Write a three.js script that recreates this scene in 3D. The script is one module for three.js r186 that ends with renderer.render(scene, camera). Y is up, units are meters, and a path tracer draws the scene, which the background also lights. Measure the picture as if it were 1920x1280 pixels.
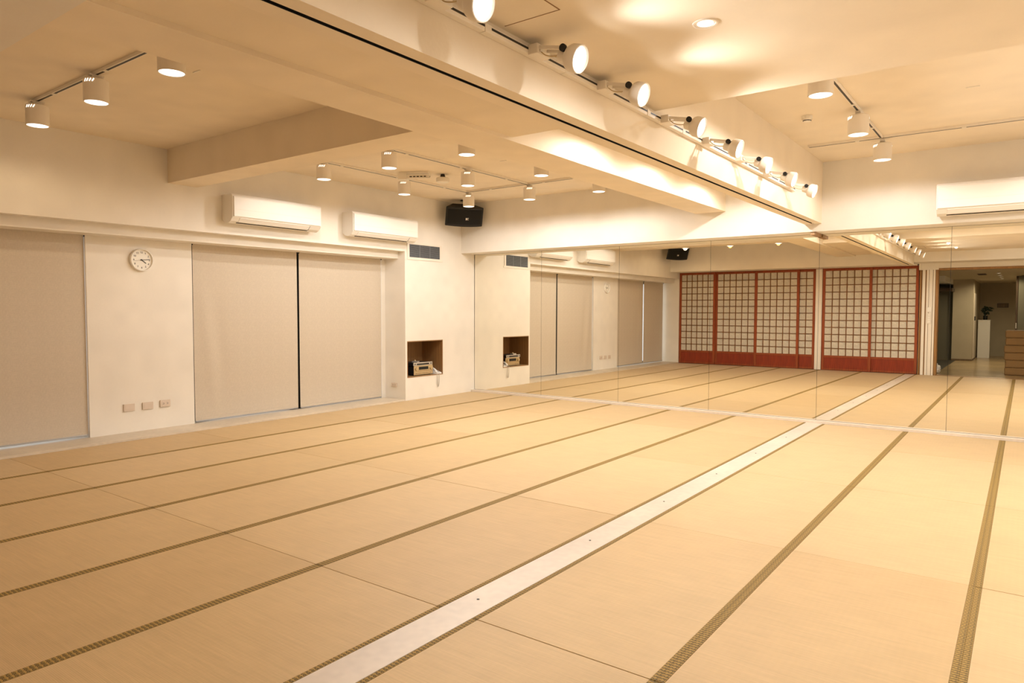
import * as THREE from 'three';
import { RoundedBoxGeometry } from 'three/addons/geometries/RoundedBoxGeometry.js';
import { mergeGeometries } from 'three/addons/utils/BufferGeometryUtils.js';

// ---------------------------------------------------------------- camera, sky, exposure
const scene = new THREE.Scene();
const camera = new THREE.PerspectiveCamera(52.386, 1.5, 0.05, 60);
camera.rotation.order = 'YXZ';
camera.position.set(7.478, 1.37, 9.03);
camera.rotation.set(THREE.MathUtils.degToRad(-2.601), THREE.MathUtils.degToRad(36.512), THREE.MathUtils.degToRad(0.094));
scene.add(camera);
scene.background = new THREE.Color().setRGB(1.25, 1.32, 1.42);          // overcast daylight outside the blinds
const renderer = new THREE.WebGLRenderer({ antialias: true });
renderer.toneMapping = THREE.LinearToneMapping;
renderer.toneMappingExposure = 0.86;
renderer.shadowMap.enabled = true;
const LAMP_WINDOW = { color: [1, 0.46, 0.09], power: 0.6 };       // the circuit nearest the shoji, dimmed and warm
const LAMP_MIDDLE = { color: [1, 0.985, 0.96], power: 6.6 };       // the bay before the mirror
const LAMP_ROW = { color: [1, 0.975, 0.94], power: 2.5 };           // its row along the window wall
const LAMP_EAST = { color: [1, 0.995, 0.98], power: 5.4 };         // the bay beyond the track beam
const LAMP_SPOT = { color: [1, 0.985, 0.96], power: 4.2, spill: 0.045 };

// ---------------------------------------------------------------- helpers
const names = new Map();
function numbered(n) { const k = names.get(n) ?? 0; names.set(n, k + 1); return k ? `${n}_${String(k).padStart(3, '0')}` : n; }
let seed = 7;
const rnd = () => { seed = (seed * 1664525 + 1013904223) % 4294967296; return seed / 4294967296; };
const lin = (r, g, b) => new THREE.Color().setRGB(r, g, b);
function std(color, roughness = 0.8, extra = {}) { return new THREE.MeshStandardMaterial({ color, roughness, ...extra }); }
// box between two corners, uv in metres
function bx(x0, x1, y0, y1, z0, z1) {
  const g = new THREE.BoxGeometry(x1 - x0, y1 - y0, z1 - z0);
  g.translate((x0 + x1) / 2, (y0 + y1) / 2, (z0 + z1) / 2);
  return metreUV(g);
}
function metreUV(g) {
  const p = g.attributes.position, n = g.attributes.normal, uv = new Float32Array(p.count * 2);
  for (let i = 0; i < p.count; i++) {
    const ax = Math.abs(n.getX(i)), ay = Math.abs(n.getY(i)), az = Math.abs(n.getZ(i));
    if (ay >= ax && ay >= az) { uv[2 * i] = p.getX(i); uv[2 * i + 1] = p.getZ(i); }
    else if (ax >= az) { uv[2 * i] = p.getZ(i); uv[2 * i + 1] = p.getY(i); }
    else { uv[2 * i] = p.getX(i); uv[2 * i + 1] = p.getY(i); }
  }
  g.setAttribute('uv', new THREE.BufferAttribute(uv, 2));
  return g;
}
function rb(x0, x1, y0, y1, z0, z1, r = 0.005, seg = 2) {
  const w = x1 - x0, h = y1 - y0, d = z1 - z0;
  const g = new RoundedBoxGeometry(w, h, d, seg, Math.min(r, w / 2.01, h / 2.01, d / 2.01));
  g.translate((x0 + x1) / 2, (y0 + y1) / 2, (z0 + z1) / 2);
  return metreUV(g);
}
const cyl = (r0, r1, h, n = 24, open = false) => new THREE.CylinderGeometry(r0, r1, h, n, 1, open);
function merge(list) { return list.length === 1 ? list[0] : mergeGeometries(list.map((g) => (g.index ? g.toNonIndexed() : g)).map((g) => { for (const k of Object.keys(g.attributes)) if (!['position', 'normal', 'uv'].includes(k)) g.deleteAttribute(k); return g; })); }
function mesh(name, geo, mat, parent) {
  const m = new THREE.Mesh(Array.isArray(geo) ? merge(geo) : geo, mat);
  m.name = parent && parent !== scene ? name : numbered(name);
  m.castShadow = m.receiveShadow = true;
  (parent ?? scene).add(m);
  return m;
}
function tag(o, label, category, group) { o.userData.label = label; o.userData.category = category; if (group) o.userData.group = group; return o; }
function thing(name, label, category, at = [0, 0, 0], turn = 0, group) {
  const o = new THREE.Group(); o.name = numbered(name); o.position.set(...at); o.rotation.y = turn; scene.add(o);
  return tag(o, label, category, group);
}
function struct(name, geo, mat, label, category) {
  const o = geo ? mesh(name, geo, mat) : new THREE.Group();
  if (!geo) { o.name = numbered(name); scene.add(o); }
  o.userData.kind = 'structure';
  return tag(o, label, category);
}
function copyOf(o, at, turn, label) {
  const c = o.clone(); c.name = numbered(o.name.replace(/_\d{3}$/, '')); scene.add(c);
  c.position.set(...at); c.rotation.y = turn; c.userData = { ...o.userData }; if (label) c.userData.label = label;
  return c;
}
function spot(parent, at, to, { color, power }, angle, penumbra, radius = 1.5) {
  const l = new THREE.SpotLight(lin(...color), power, 0, angle, penumbra, 2);
  l.position.set(...at); l.target.position.set(...to); l.castShadow = true; l.shadow.radius = radius; l.shadow.mapSize.set(1024, 1024);
  l.name = 'lamp_light'; l.target.name = 'lamp_aim';
  parent.add(l, l.target);
  return l;
}
// ---------------------------------------------------------------- textures
const H = (x, y, s) => { let h = Math.imul(x, 374761393) ^ Math.imul(y, 668265263) ^ Math.imul(s, 1274126177); h = Math.imul(h ^ (h >>> 13), 1274126177); return ((h ^ (h >>> 16)) >>> 0) / 4294967296; };
function vn(x, y, px, py, s) {                                        // tiling value noise
  const xi = Math.floor(x), yi = Math.floor(y), fx = x - xi, fy = y - yi, u = fx * fx * (3 - 2 * fx), v = fy * fy * (3 - 2 * fy);
  const m = (a, p) => ((a % p) + p) % p;
  const a = H(m(xi, px), m(yi, py), s), b = H(m(xi + 1, px), m(yi, py), s), c = H(m(xi, px), m(yi + 1, py), s), d = H(m(xi + 1, px), m(yi + 1, py), s);
  return (a * (1 - u) + b * u) * (1 - v) + (c * (1 - u) + d * u) * v;
}
function tex(w, h, sizeX, sizeY, fn, srgb = true) {
  const data = new Uint8Array(w * h * 4);
  for (let y = 0; y < h; y++) for (let x = 0; x < w; x++) {
    const c = fn(x / w, y / h), i = (y * w + x) * 4;
    for (let k = 0; k < 3; k++) data[i + k] = Math.max(0, Math.min(255, Math.round((Array.isArray(c) ? c[k] : c) * 255)));
    data[i + 3] = 255;
  }
  const t = new THREE.DataTexture(data, w, h, THREE.RGBAFormat);
  t.wrapS = t.wrapT = THREE.RepeatWrapping; t.magFilter = THREE.LinearFilter; t.minFilter = THREE.LinearMipmapLinearFilter; t.generateMipmaps = true;
  if (srgb) t.colorSpace = THREE.SRGBColorSpace;
  t.repeat.set(1 / sizeX, 1 / sizeY); t.needsUpdate = true;
  return t;
}
// woven rush: ribs run across the mat (x), streaks of single rushes; uv in metres
const tatamiTone = (u, v) => {
  const streak = vn(u * 6, v * 256, 6, 256, 3) * 0.6 + vn(u * 24, v * 512, 24, 512, 5) * 0.4;
  const blotch = vn(u * 4, v * 4, 4, 4, 9) * 0.6 + vn(u * 11, v * 11, 11, 11, 11) * 0.4;
  const warp = 0.5 + 0.5 * Math.cos(u * Math.PI * 2 * 30);
  return 0.90 + 0.05 * (streak - 0.5) * 2 * 0.7 + 0.05 * (blotch - 0.5) + 0.006 * warp;
};
const tatamiMap = tex(512, 1024, 0.9, 0.9, (u, v) => { const t = tatamiTone(u, v); return [t, t * 0.995, t * 0.985]; });
const tatamiBump = tex(256, 1024, 0.9, 0.9, (u, v) => 0.5 + 0.3 * Math.cos(v * Math.PI * 2 * 128) + 0.2 * (vn(u * 40, v * 128, 40, 128, 21) - 0.5), false);
// brocade border: rows of overlapping scale outlines with a knotted centre, dark green on gold
const borderMap = tex(128, 256, 0.055, 0.152, (u, v) => {
  const a = u * 4, b = v * 8, row = Math.floor(b), off = row % 2 ? 0.5 : 0, cx = a + off - Math.round(a + off), cy = b - row;
  const r = Math.hypot(cx * 1.05, cy - 0.05), ring = Math.abs(r - 0.52) < 0.085 || Math.abs(r - 0.26) < 0.05 && cy < 0.6;
  const zig = Math.abs(((v * 16 + Math.abs(((u * 8) % 2) - 1) * 0.8) % 1) - 0.5) < 0.16 && Math.abs(u - 0.5) > 0.06 && Math.abs(u - 0.5) < 0.2;
  const w = 0.9 + 0.1 * vn(u * 64, v * 128, 64, 128, 4);
  return ring || zig ? [0.24 * w, 0.19 * w, 0.05 * w] : [0.72 * w, 0.58 * w, 0.29 * w];
});
const plasterBump = tex(512, 512, 1.2, 1.2, (u, v) => vn(u * 60, v * 60, 60, 60, 31) * 0.6 + vn(u * 140, v * 140, 140, 140, 37) * 0.4, false);
const plasterMap = tex(256, 256, 2.4, 2.4, (u, v) => { const t = 0.965 + 0.025 * (vn(u * 5, v * 5, 5, 5, 41) + vn(u * 17, v * 17, 17, 17, 43) - 1); return [t, t, t]; });
const fabricMap = tex(256, 256, 0.16, 0.16, (u, v) => { const t = 0.93 + 0.05 * (vn(u * 128, v * 10, 128, 10, 51) - 0.5) + 0.05 * (vn(u * 10, v * 128, 10, 128, 53) - 0.5); return [t, t, t]; });
const woodMap = tex(256, 512, 0.3, 1.2, (u, v) => { const g = vn(u * 40 + 3 * vn(u * 3, v * 3, 3, 3, 61), v * 6, 40, 6, 63) * 0.7 + vn(u * 90, v * 10, 90, 10, 65) * 0.3; const t = 0.82 + 0.22 * (g - 0.5); return [t, t * 0.98, t * 0.95]; });
const paperMap = tex(128, 128, 0.3, 0.3, (u, v) => { const t = 0.93 + 0.09 * (vn(u * 9, v * 40, 9, 40, 71) - 0.5) + 0.05 * (vn(u * 50, v * 50, 50, 50, 73) - 0.5); return [t, t, t]; });
const stoneMap = tex(256, 256, 1.6, 1.6, (u, v) => { const t = 0.93 + 0.07 * (vn(u * 6, v * 6, 6, 6, 81) - 0.5) + 0.04 * (vn(u * 60, v * 60, 60, 60, 83) - 0.5); return [t, t * 0.99, t * 0.97]; });

// ---------------------------------------------------------------- materials
const M = {
  wall: std(lin(0.94, 0.875, 0.775), 0.85, { map: plasterMap, bumpMap: plasterBump, bumpScale: 0.0004 }),
  ceiling: std(lin(0.96, 0.835, 0.655), 0.9, { map: plasterMap, bumpMap: plasterBump, bumpScale: 0.0004 }),
  ledge: std(lin(0.80, 0.70, 0.57), 0.45, { map: stoneMap }),
  rush: [[0.765, 0.54, 0.272], [0.735, 0.51, 0.25], [0.79, 0.565, 0.295]].map((c) => new THREE.MeshPhysicalMaterial({ color: lin(...c), roughness: 0.52, map: tatamiMap, bumpMap: tatamiBump, bumpScale: 0.0003, sheen: 1, sheenRoughness: 0.3, sheenColor: lin(1, 0.97, 0.92) })),
  border: std(lin(1, 1, 1), 0.75, { map: borderMap }),
  board: std(lin(0.86, 0.76, 0.66), 0.4, { map: stoneMap }),
  slab: std(lin(0.12, 0.09, 0.06), 0.9),
  black: std(lin(0.004, 0.004, 0.004), 0.5),
  darkMetal: std(lin(0.03, 0.025, 0.02), 0.45, { metalness: 0.4 }),
  blind: std(lin(0.74, 0.635, 0.50), 0.9, { map: fabricMap, side: THREE.DoubleSide }),
  aluminium: std(lin(0.45, 0.45, 0.46), 0.35, { metalness: 0.8 }),
  plastic: std(lin(0.90, 0.85, 0.77), 0.38),
  plasticMatt: std(lin(0.86, 0.79, 0.68), 0.55),
  plate: std(lin(0.72, 0.60, 0.49), 0.5),
  paint: std(lin(0.87, 0.79, 0.68), 0.45),
  glow: new THREE.MeshStandardMaterial({ color: 0xffffff, emissive: lin(1, 0.96, 0.88), emissiveIntensity: 3.4, roughness: 0.5 }),
  glowSlit: new THREE.MeshStandardMaterial({ color: 0xffffff, emissive: lin(1, 0.93, 0.8), emissiveIntensity: 1.8, roughness: 0.5 }),
  mirror: std(lin(0.91, 0.885, 0.80), 0.0, { metalness: 1 }),
  glass: new THREE.MeshPhysicalMaterial({ color: 0xffffff, roughness: 0.02, transmission: 1, thickness: 0, ior: 1.5 }),
  nicheWood: std(lin(0.42, 0.22, 0.08), 0.55, { map: woodMap }),
  edgeWood: std(lin(0.58, 0.36, 0.18), 0.5, { map: woodMap }),
  shojiWood: std(lin(0.48, 0.10, 0.02), 0.7, { map: woodMap }),
  shojiPanel: std(lin(0.42, 0.055, 0.010), 0.75, { map: woodMap }),
  lattice: std(lin(0.30, 0.125, 0.035), 0.75, { map: woodMap }),
  paper: std(lin(0.82, 0.74, 0.60), 0.9, { map: paperMap }),
  jambWood: std(lin(0.52, 0.27, 0.08), 0.5, { map: woodMap }),
  speaker: std(lin(0.008, 0.008, 0.009), 0.55),
  grille: std(lin(0.006, 0.006, 0.006), 0.85),
  white: std(lin(0.85, 0.83, 0.80), 0.5),
  gold: std(lin(0.62, 0.47, 0.26), 0.4, { metalness: 0.35 }),
  silver: std(lin(0.62, 0.58, 0.52), 0.35, { metalness: 0.5 }),
  ventDark: std(lin(0.02, 0.022, 0.025), 0.7),
  ventSlat: std(lin(0.24, 0.25, 0.255), 0.5),
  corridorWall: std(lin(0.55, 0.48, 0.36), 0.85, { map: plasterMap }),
  corridorFloor: std(lin(0.56, 0.42, 0.24), 0.22, { map: stoneMap }),
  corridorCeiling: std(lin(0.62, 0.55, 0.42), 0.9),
  darkFloor: std(lin(0.05, 0.045, 0.035), 0.6),
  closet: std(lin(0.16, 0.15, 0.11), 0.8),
  darkWood: std(lin(0.09, 0.05, 0.025), 0.5, { map: woodMap }),
  cushion: std(lin(0.30, 0.17, 0.06), 0.85, { map: fabricMap }),
  leaf: std(lin(0.02, 0.035, 0.02), 0.6),
  plaque: std(lin(0.28, 0.19, 0.10), 0.5, { map: woodMap }),
};

// ---------------------------------------------------------------- floor: tatami mats, track board, slab
const floor = struct('floor', null, null, 'tatami floor of rush mats with brocade cloth borders', 'floor');
mesh('subfloor', bx(0.0, 9.1, -0.2, -0.045, 0.0, 8.62), M.slab, floor);
{
  const cols = [[0.004, 0.865, 0, 1], [0.865, 1.762, 1, 1], [1.762, 2.655, 1, 1], [2.655, 3.561, 1, 1], [3.561, 4.462, 1, 1], [4.462, 5.347, 1, 1], [5.536, 6.419, 1, 1], [6.419, 7.314, 1, 1], [7.314, 8.21, 1, 1], [8.21, 9.096, 1, 0]];
  const rows = [[0.094, 1.43], [1.43, 3.16], [3.16, 4.932], [4.932, 6.697], [6.697, 8.56]];
  const bw = 0.0275, shared = new Map();
  const geo = (w, d, kind) => {
    const k = `${w.toFixed(3)}_${d.toFixed(3)}_${kind}`;
    if (!shared.has(k)) shared.set(k, kind === 'border' ? rb(0, w, 0, 0.0465, 0, d, 0.0015, 1) : rb(0, w, 0, 0.045, 0, d, 0.0022, 1));
    return shared.get(k);
  };
  for (const [ci, [x0, x1, bl, br]] of cols.entries()) for (const [ri, [z0, z1]] of rows.entries()) {
    const a = x0 + (bl ? bw : 0), b = x1 - (br ? bw : 0), gz = 0.0012;
    const m = mesh('tatami_mat', geo(b - a, z1 - z0 - 2 * gz, 'mat'), M.rush[Math.floor(H(ci, ri, 91) * 3)], floor);
    m.position.set(a, -0.045 + (H(ci, ri, 5) - 0.5) * 0.0012, z0 + gz);
    for (const [on, off] of [[bl, -bw], [br, b - a]]) if (on) { const s = mesh('cloth_border', geo(bw, z1 - z0 - 2 * gz, 'border'), M.border, m); s.position.set(off, -0.0005, 0); }
  }
  const t = mesh('track_board', rb(5.349, 5.534, -0.04, 0.001, 0.094, 8.56, 0.002, 1), M.board, floor);
  for (const z of [1.28, 2.33, 3.38, 4.43, 5.48, 6.53, 7.58]) { const s = mesh('screw', cyl(0.0065, 0.0065, 0.003, 12), M.darkMetal, t); s.position.set(5.43, 0.0015, z); }
}
struct('trim_1', rb(-0.44, -0.001, -0.1, 0.021, 1.622, 8.56, 0.004, 1), M.ledge, 'pale stone ledge along the foot of the window blinds', 'ledge');
struct('baseboard_mirror', rb(0.0, 9.1, -0.05, 0.028, 0.0, 0.092, 0.003, 1), M.board, 'low pale strip along the foot of the mirrors', 'baseboard');

// ---------------------------------------------------------------- walls, beams and ceilings
struct('wall_left', [
  bx(-0.75, 0, 2.242, 3.25, 0.33, 8.57),            // upper wall with the air conditioners
  bx(-0.75, -0.14, 2.14, 2.242, 1.62, 8.57),        // pelmet
  bx(-0.75, -0.43, -0.1, 2.14, 1.61, 1.70),
  bx(-0.75, -0.40, -0.1, 2.14, 4.70, 5.845),        // pier with the clock
  bx(-0.75, -0.42, -0.2, 0.018, 1.62, 8.57),
], M.wall, 'cream window wall with a pier, pelmet and upper band', 'wall');
{ // block with the niche, beside the mirror
  const z0 = 0.79, z1 = 1.583, y0 = 0.34, y1 = 0.897;
  struct('wall_niche', [bx(-0.75, 0, -0.1, y0, 0, 1.62), bx(-0.75, 0, y1, 2.242, 0, 1.62), bx(-0.75, 0, 2.242, 2.295, 0, 0.33), bx(-0.75, 0, y0, y1, 0, z0), bx(-0.75, 0, y0, y1, z1, 1.62), bx(-0.75, -0.45, y0, y1, z0, z1)], M.wall, 'cream wall block with a square wooden niche and a vent', 'wall');
  const n = struct('trim_2', null, null, 'brown wooden lining of the square wall niche', 'niche');
  const t = 0.013;
  mesh('back_board', bx(-0.449, -0.436, y0, y1, z0, z1), M.nicheWood, n);
  mesh('bottom_board', bx(-0.436, 0.0025, y0, y0 + t, z0, z1), M.edgeWood, n);
  mesh('top_board', bx(-0.436, 0.0025, y1 - t, y1, z0, z1), M.edgeWood, n);
  mesh('side_board', bx(-0.436, 0.0025, y0 + t, y1 - t, z0, z0 + t), M.nicheWood, n);
  mesh('side_board', bx(-0.436, 0.0025, y0 + t, y1 - t, z1 - t, z1), M.nicheWood, n);
}
struct('wall_mirror', [bx(-0.75, 9.3, -0.2, 3.25, -0.25, -0.031), bx(-0.75, 9.1, 2.295, 3.25, -0.031, 0.33)], M.wall, 'cream beam and wall above the mirrors', 'wall');
struct('wall_right', bx(9.1, 9.3, -0.2, 3.25, -0.05, 8.57), M.wall, 'cream side wall beyond the track beam', 'wall');
struct('ceiling', [bx(-0.2, 9.2, 3.09, 3.25, 0.2, 8.7)], M.ceiling, 'cream high ceiling of the coffered bays', 'ceiling');
struct('trim_3', bx(-0.002, 4.0, 2.73, 3.1, 4.84, 5.17), M.ceiling, 'cross beam between two ceiling bays', 'beam');
struct('trim_4', bx(4.0, 4.39, 2.616, 3.1, 0.32, 8.0), M.ceiling, 'wide ceiling beam running towards the mirror beside the downlights', 'beam');
{
  const g = struct('trim_5', [bx(5.34, 5.426, 2.385, 3.1, 0.32, 8.1), bx(5.452, 5.53, 2.385, 3.1, 0.32, 8.1), bx(5.426, 5.452, 2.43, 3.1, 0.32, 8.1)], M.ceiling, 'ceiling beam with a black sliding-door groove in its underside', 'beam');
  mesh('groove_channel', [bx(5.4262, 5.4275, 2.386, 2.43, 0.36, 8.0), bx(5.4505, 5.4518, 2.386, 2.43, 0.36, 8.0), bx(5.426, 5.452, 2.424, 2.4295, 0.36, 8.0)], M.black, g);
}
struct('trim_6', bx(4.389, 5.341, 2.644, 3.1, 4.855, 8.0), M.ceiling, 'flat soffit between the two long ceiling beams', 'soffit');
{
  const c = struct('ceiling_low', bx(5.529, 9.15, 2.644, 3.1, 4.86, 8.0), M.ceiling, 'lower flat ceiling beside the track spotlights', 'ceiling');
  mesh('access_panel', rb(5.565, 5.848, 2.6425, 2.647, 6.498, 6.95, 0.001, 1), M.ceiling, c);
  mesh('painted_gap_shade', [bx(5.56, 5.852, 2.6415, 2.645, 6.494, 6.498), bx(5.848, 5.852, 2.6415, 2.645, 6.498, 6.954), bx(5.56, 5.852, 2.6415, 2.645, 6.95, 6.954)], M.nicheWood, c);  // thin dark strips painting in the shade of the gap round the access panel
}
struct('wall_back', [
  bx(-0.6, 5.53, 2.40, 3.25, 7.975, 8.75), bx(5.53, 9.2, 2.44, 3.25, 7.975, 8.75),
  bx(-0.75, 0.0, -0.2, 2.40, 8.57, 8.75), bx(8.5, 9.2, -0.1, 2.44, 8.6, 8.75), bx(5.93, 8.5, 2.33, 2.44, 8.6, 8.75), bx(5.56, 5.60, 2.30, 2.44, 8.56, 8.75), bx(5.60, 5.93, 2.30, 2.44, 8.59, 8.75),
  bx(-0.6, 5.58, -0.2, 2.42, 8.74, 8.8),
], M.wall, 'cream wall and beam above the shoji doors', 'wall');
// pillar beside the shoji: cream boards with brown joints
{
  const p = struct('trim_7', null, null, 'cream grooved pillar between the shoji doors and the doorway', 'pillar');
  mesh('pillar_core', bx(5.575, 5.885, -0.05, 2.30, 8.615, 8.75), M.jambWood, p);
  for (const [a, b] of [[5.582, 5.604], [5.628, 5.684], [5.708, 5.752], [5.758, 5.826], [5.834, 5.872]]) mesh('board', rb(a, b, -0.045, 2.30, 8.585, 8.618, 0.004, 1), a < 5.6 ? M.jambWood : M.paint, p);
  struct('door_1', null, null, 'plain wooden frame of the open doorway to the corridor', 'door frame');
  const d = scene.children[scene.children.length - 1];
  mesh('jamb', rb(5.878, 5.93, -0.045, 2.33, 8.6, 8.78, 0.004, 1), M.jambWood, d);
  mesh('jamb', rb(8.45, 8.5, -0.045, 2.33, 8.6, 8.78, 0.004, 1), M.jambWood, d);
  mesh('head', rb(5.93, 8.45, 2.285, 2.332, 8.59, 8.78, 0.004, 1), M.jambWood, d);
  mesh('sill', rb(5.93, 8.45, -0.045, 0.004, 8.562, 8.80, 0.004, 1), M.edgeWood, d);
  struct('trim_8', rb(3.425, 3.575, -0.045, 2.40, 8.60, 8.70, 0.006, 1), M.paint, 'narrow pale post between two sets of shoji doors', 'post');
}

// ---------------------------------------------------------------- windows behind the blinds
function windowUnit(k, z0, z1) {
  const w = struct(`window_${k}`, null, null, `tall dark-framed window hidden behind roller blinds ${k === 1 ? 'beside the niche block' : 'beside the shoji doors'}`, 'window');
  const f = 0.05, x0 = -0.66, x1 = -0.60, mid = k === 1 ? 3.075 : (z0 + z1) / 2, mw = k === 1 ? 0.2 : f, sw = k === 1 ? 0.22 : f;
  const add = (a, b, c, d) => mesh('window_frame', rb(x0, x1, a, b, c, d, 0.003, 1), M.darkMetal, w);
  add(0.018, 0.018 + f, z0, z1); add(2.14 - f, 2.14, z0, z1);
  add(0.018 + f, 2.14 - f, z0, z0 + f); add(0.018 + f, 2.14 - f, z1 - sw, z1); add(0.018 + f, 2.14 - f, mid - mw / 2, mid + mw / 2);
  for (const [a, b] of [[z0 + f, mid - mw / 2], [mid + mw / 2, z1 - sw]]) mesh('pane', bx(-0.633, -0.627, 0.018 + f, 2.14 - f, a, b), M.glass, w);
}
windowUnit(1, 1.62, 4.70);
mesh('mullion', rb(-0.53, -0.475, 0.019, 2.139, 3.09, 3.32, 0.004, 1), M.darkMetal, scene.getObjectByName('window_1')); windowUnit(2, 5.845, 8.57);

// ---------------------------------------------------------------- roller blinds
function rollerBlind(z0, z1, fold, label, lift) {
  const t = thing('roller_blind', label, 'blind', [-0.43, 0, (z0 + z1) / 2], 0, 'roller blinds on the window wall');
  const w = z1 - z0, nz = 40, ny = 40, yb = 0.055 + lift, yt = 2.16, g = new THREE.BufferGeometry(), P = [], U = [], I = [];
  for (let j = 0; j <= ny; j++) for (let i = 0; i <= nz; i++) {
    const a = i / nz, b = j / ny, z = (a - 0.5) * w;
    const ripple = fold * (Math.exp(-(((a - 0.82 - 0.14 * b) / 0.05) ** 2)) - 0.8 * Math.exp(-(((a - 0.70 - 0.16 * b) / 0.06) ** 2))) * Math.sin(Math.PI * Math.min(1, b * 1.15)) + 0.0025 * Math.sin(a * 9 + 1.3) * Math.sin(Math.PI * b);
    P.push(ripple + 0.003 * Math.cos(a * 5), yb + (yt - yb) * b, z); U.push(z, yb + (yt - yb) * b);
  }
  for (let j = 0; j < ny; j++) for (let i = 0; i < nz; i++) { const a = j * (nz + 1) + i, b = a + 1, c = a + nz + 1, d = c + 1; I.push(a, c, b, b, c, d); }
  g.setAttribute('position', new THREE.Float32BufferAttribute(P, 3)); g.setAttribute('uv', new THREE.Float32BufferAttribute(U, 2)); g.setIndex(I); g.computeVertexNormals();
  mesh('fabric', g, M.blind, t);
  mesh('bottom_hem', rb(-0.007, 0.007, 0.05 + lift, 0.075 + lift, -w / 2, w / 2, 0.004, 1), M.blind, t);
  mesh('bottom_bar', rb(-0.008, 0.009, 0.036 + lift, 0.052 + lift, -w / 2 + 0.004, w / 2 - 0.004, 0.003, 1), M.aluminium, t);
  const r = mesh('roller', cyl(0.028, 0.028, w + 0.01, 20), M.blind, t); r.rotation.x = Math.PI / 2; r.position.set(-0.012, 2.168, 0);
  for (const s of [-1, 1]) mesh('bracket', rb(-0.04, 0.02, 2.125, 2.139, s * (w / 2 + 0.006) - 0.004, s * (w / 2 + 0.006) + 0.004, 0.002, 1), M.darkMetal, t);
}
rollerBlind(1.712, 3.188, 0.002, 'cream roller blind hanging next to the niche block', -0.008);
rollerBlind(3.224, 4.676, 0.012, 'cream roller blind with slanting folds, hanging next to the clock pier', -0.004);
rollerBlind(5.85, 7.28, 0.004, 'cream roller blind on the shoji side of the clock pier', 0.004);
rollerBlind(7.315, 8.49, 0.003, 'cream roller blind closest to the shoji doors', 0.002);

// ---------------------------------------------------------------- mirrors
{
  const w = 1.3595;
  for (let k = 0; k < 7; k++) {
    const x0 = k * w + 0.0016, x1 = Math.min((k + 1) * w - 0.0016, 9.098);
    if (x1 - x0 < 0.1) continue;
    const m = thing('mirror_panel', ['floor-to-beam mirror panel against the niche block', 'second mirror panel counted from the niche block', 'third mirror panel counted from the niche block', 'fourth mirror panel counted from the niche block', 'mirror panel meeting the grooved ceiling beam and floor track', 'mirror panel just beyond the floor track, under the air conditioner', 'mirror panel at the side wall'][k], 'mirror', [(x0 + x1) / 2, 0.03, -0.004], 0, 'wall of mirror panels');
    m.rotation.x = -0.0024;
    mesh('glass_sheet', bx(-(x1 - x0) / 2, (x1 - x0) / 2, 0, 2.262, -0.006, 0), M.mirror, m);
  }
  struct('trim_9', bx(0, 9.1, -0.02, 2.295, -0.031, -0.013), M.darkMetal, 'dark backing board behind the mirrors', 'backing');
  const b = thing('door_guide', 'small wooden guide block under the beam at the top of the mirrors', 'block', [5.435, 2.27, 0.2]);
  mesh('block', rb(-0.03, 0.03, -0.012, 0.0245, -0.17, 0.11, 0.004, 1), M.edgeWood, b);
  mesh('slot', rb(-0.01, 0.01, -0.0135, -0.006, -0.15, 0.09, 0.002, 1), M.nicheWood, b);
}

// ---------------------------------------------------------------- tracks and cylinder downlights
function track(label, x0, x1, z0, z1) {
  const t = thing('ceiling_track', label, 'track');
  const along = x1 - x0 > z1 - z0;
  mesh('rail', rb(x0, x1, 3.066, 3.0905, z0, z1, 0.002, 1), M.paint, t);
  mesh('conductor_slot', along ? bx(x0 + 0.01, x1 - 0.01, 3.0645, 3.07, (z0 + z1) / 2 - 0.008, (z0 + z1) / 2 + 0.008) : bx((x0 + x1) / 2 - 0.008, (x0 + x1) / 2 + 0.008, 3.0645, 3.07, z0 + 0.01, z1 - 0.01), M.darkMetal, t);
  const L = along ? x1 - x0 : z1 - z0;
  for (let s = 0.45; s < L; s += 0.9) mesh('clip', along ? rb(x0 + s, x0 + s + 0.035, 3.06, 3.075, z0 - 0.003, z1 + 0.003, 0.002, 1) : rb(x0 - 0.003, x1 + 0.003, 3.06, 3.075, z0 + s, z0 + s + 0.035, 0.002, 1), M.plasticMatt, t);
}
track('short lighting track in the bay beside the shoji doors', 0.80, 2.76, 6.70, 6.734);
track('lighting track along the window-side row of downlights', 0.903, 0.937, 1.30, 3.86);
track('lighting track along the middle row of downlights before the mirror', 1.983, 2.017, 1.30, 3.86);
track('lighting track running parallel to the mirror wall, joining two rows', 0.90, 2.72, 1.265, 1.299);
track('lighting track above the downlights beside the wide ceiling beam', 3.058, 3.092, 1.10, 3.95);
track('lighting track above the three downlights past the spotlight beam', 6.263, 6.297, 1.32, 4.1);
track('lighting track crossing in front of the mirror beam past the spotlights', 5.60, 8.7, 1.285, 1.319);
track('short lighting track hidden in the recess between the long beams', 4.843, 4.877, 1.0, 4.1);

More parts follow.
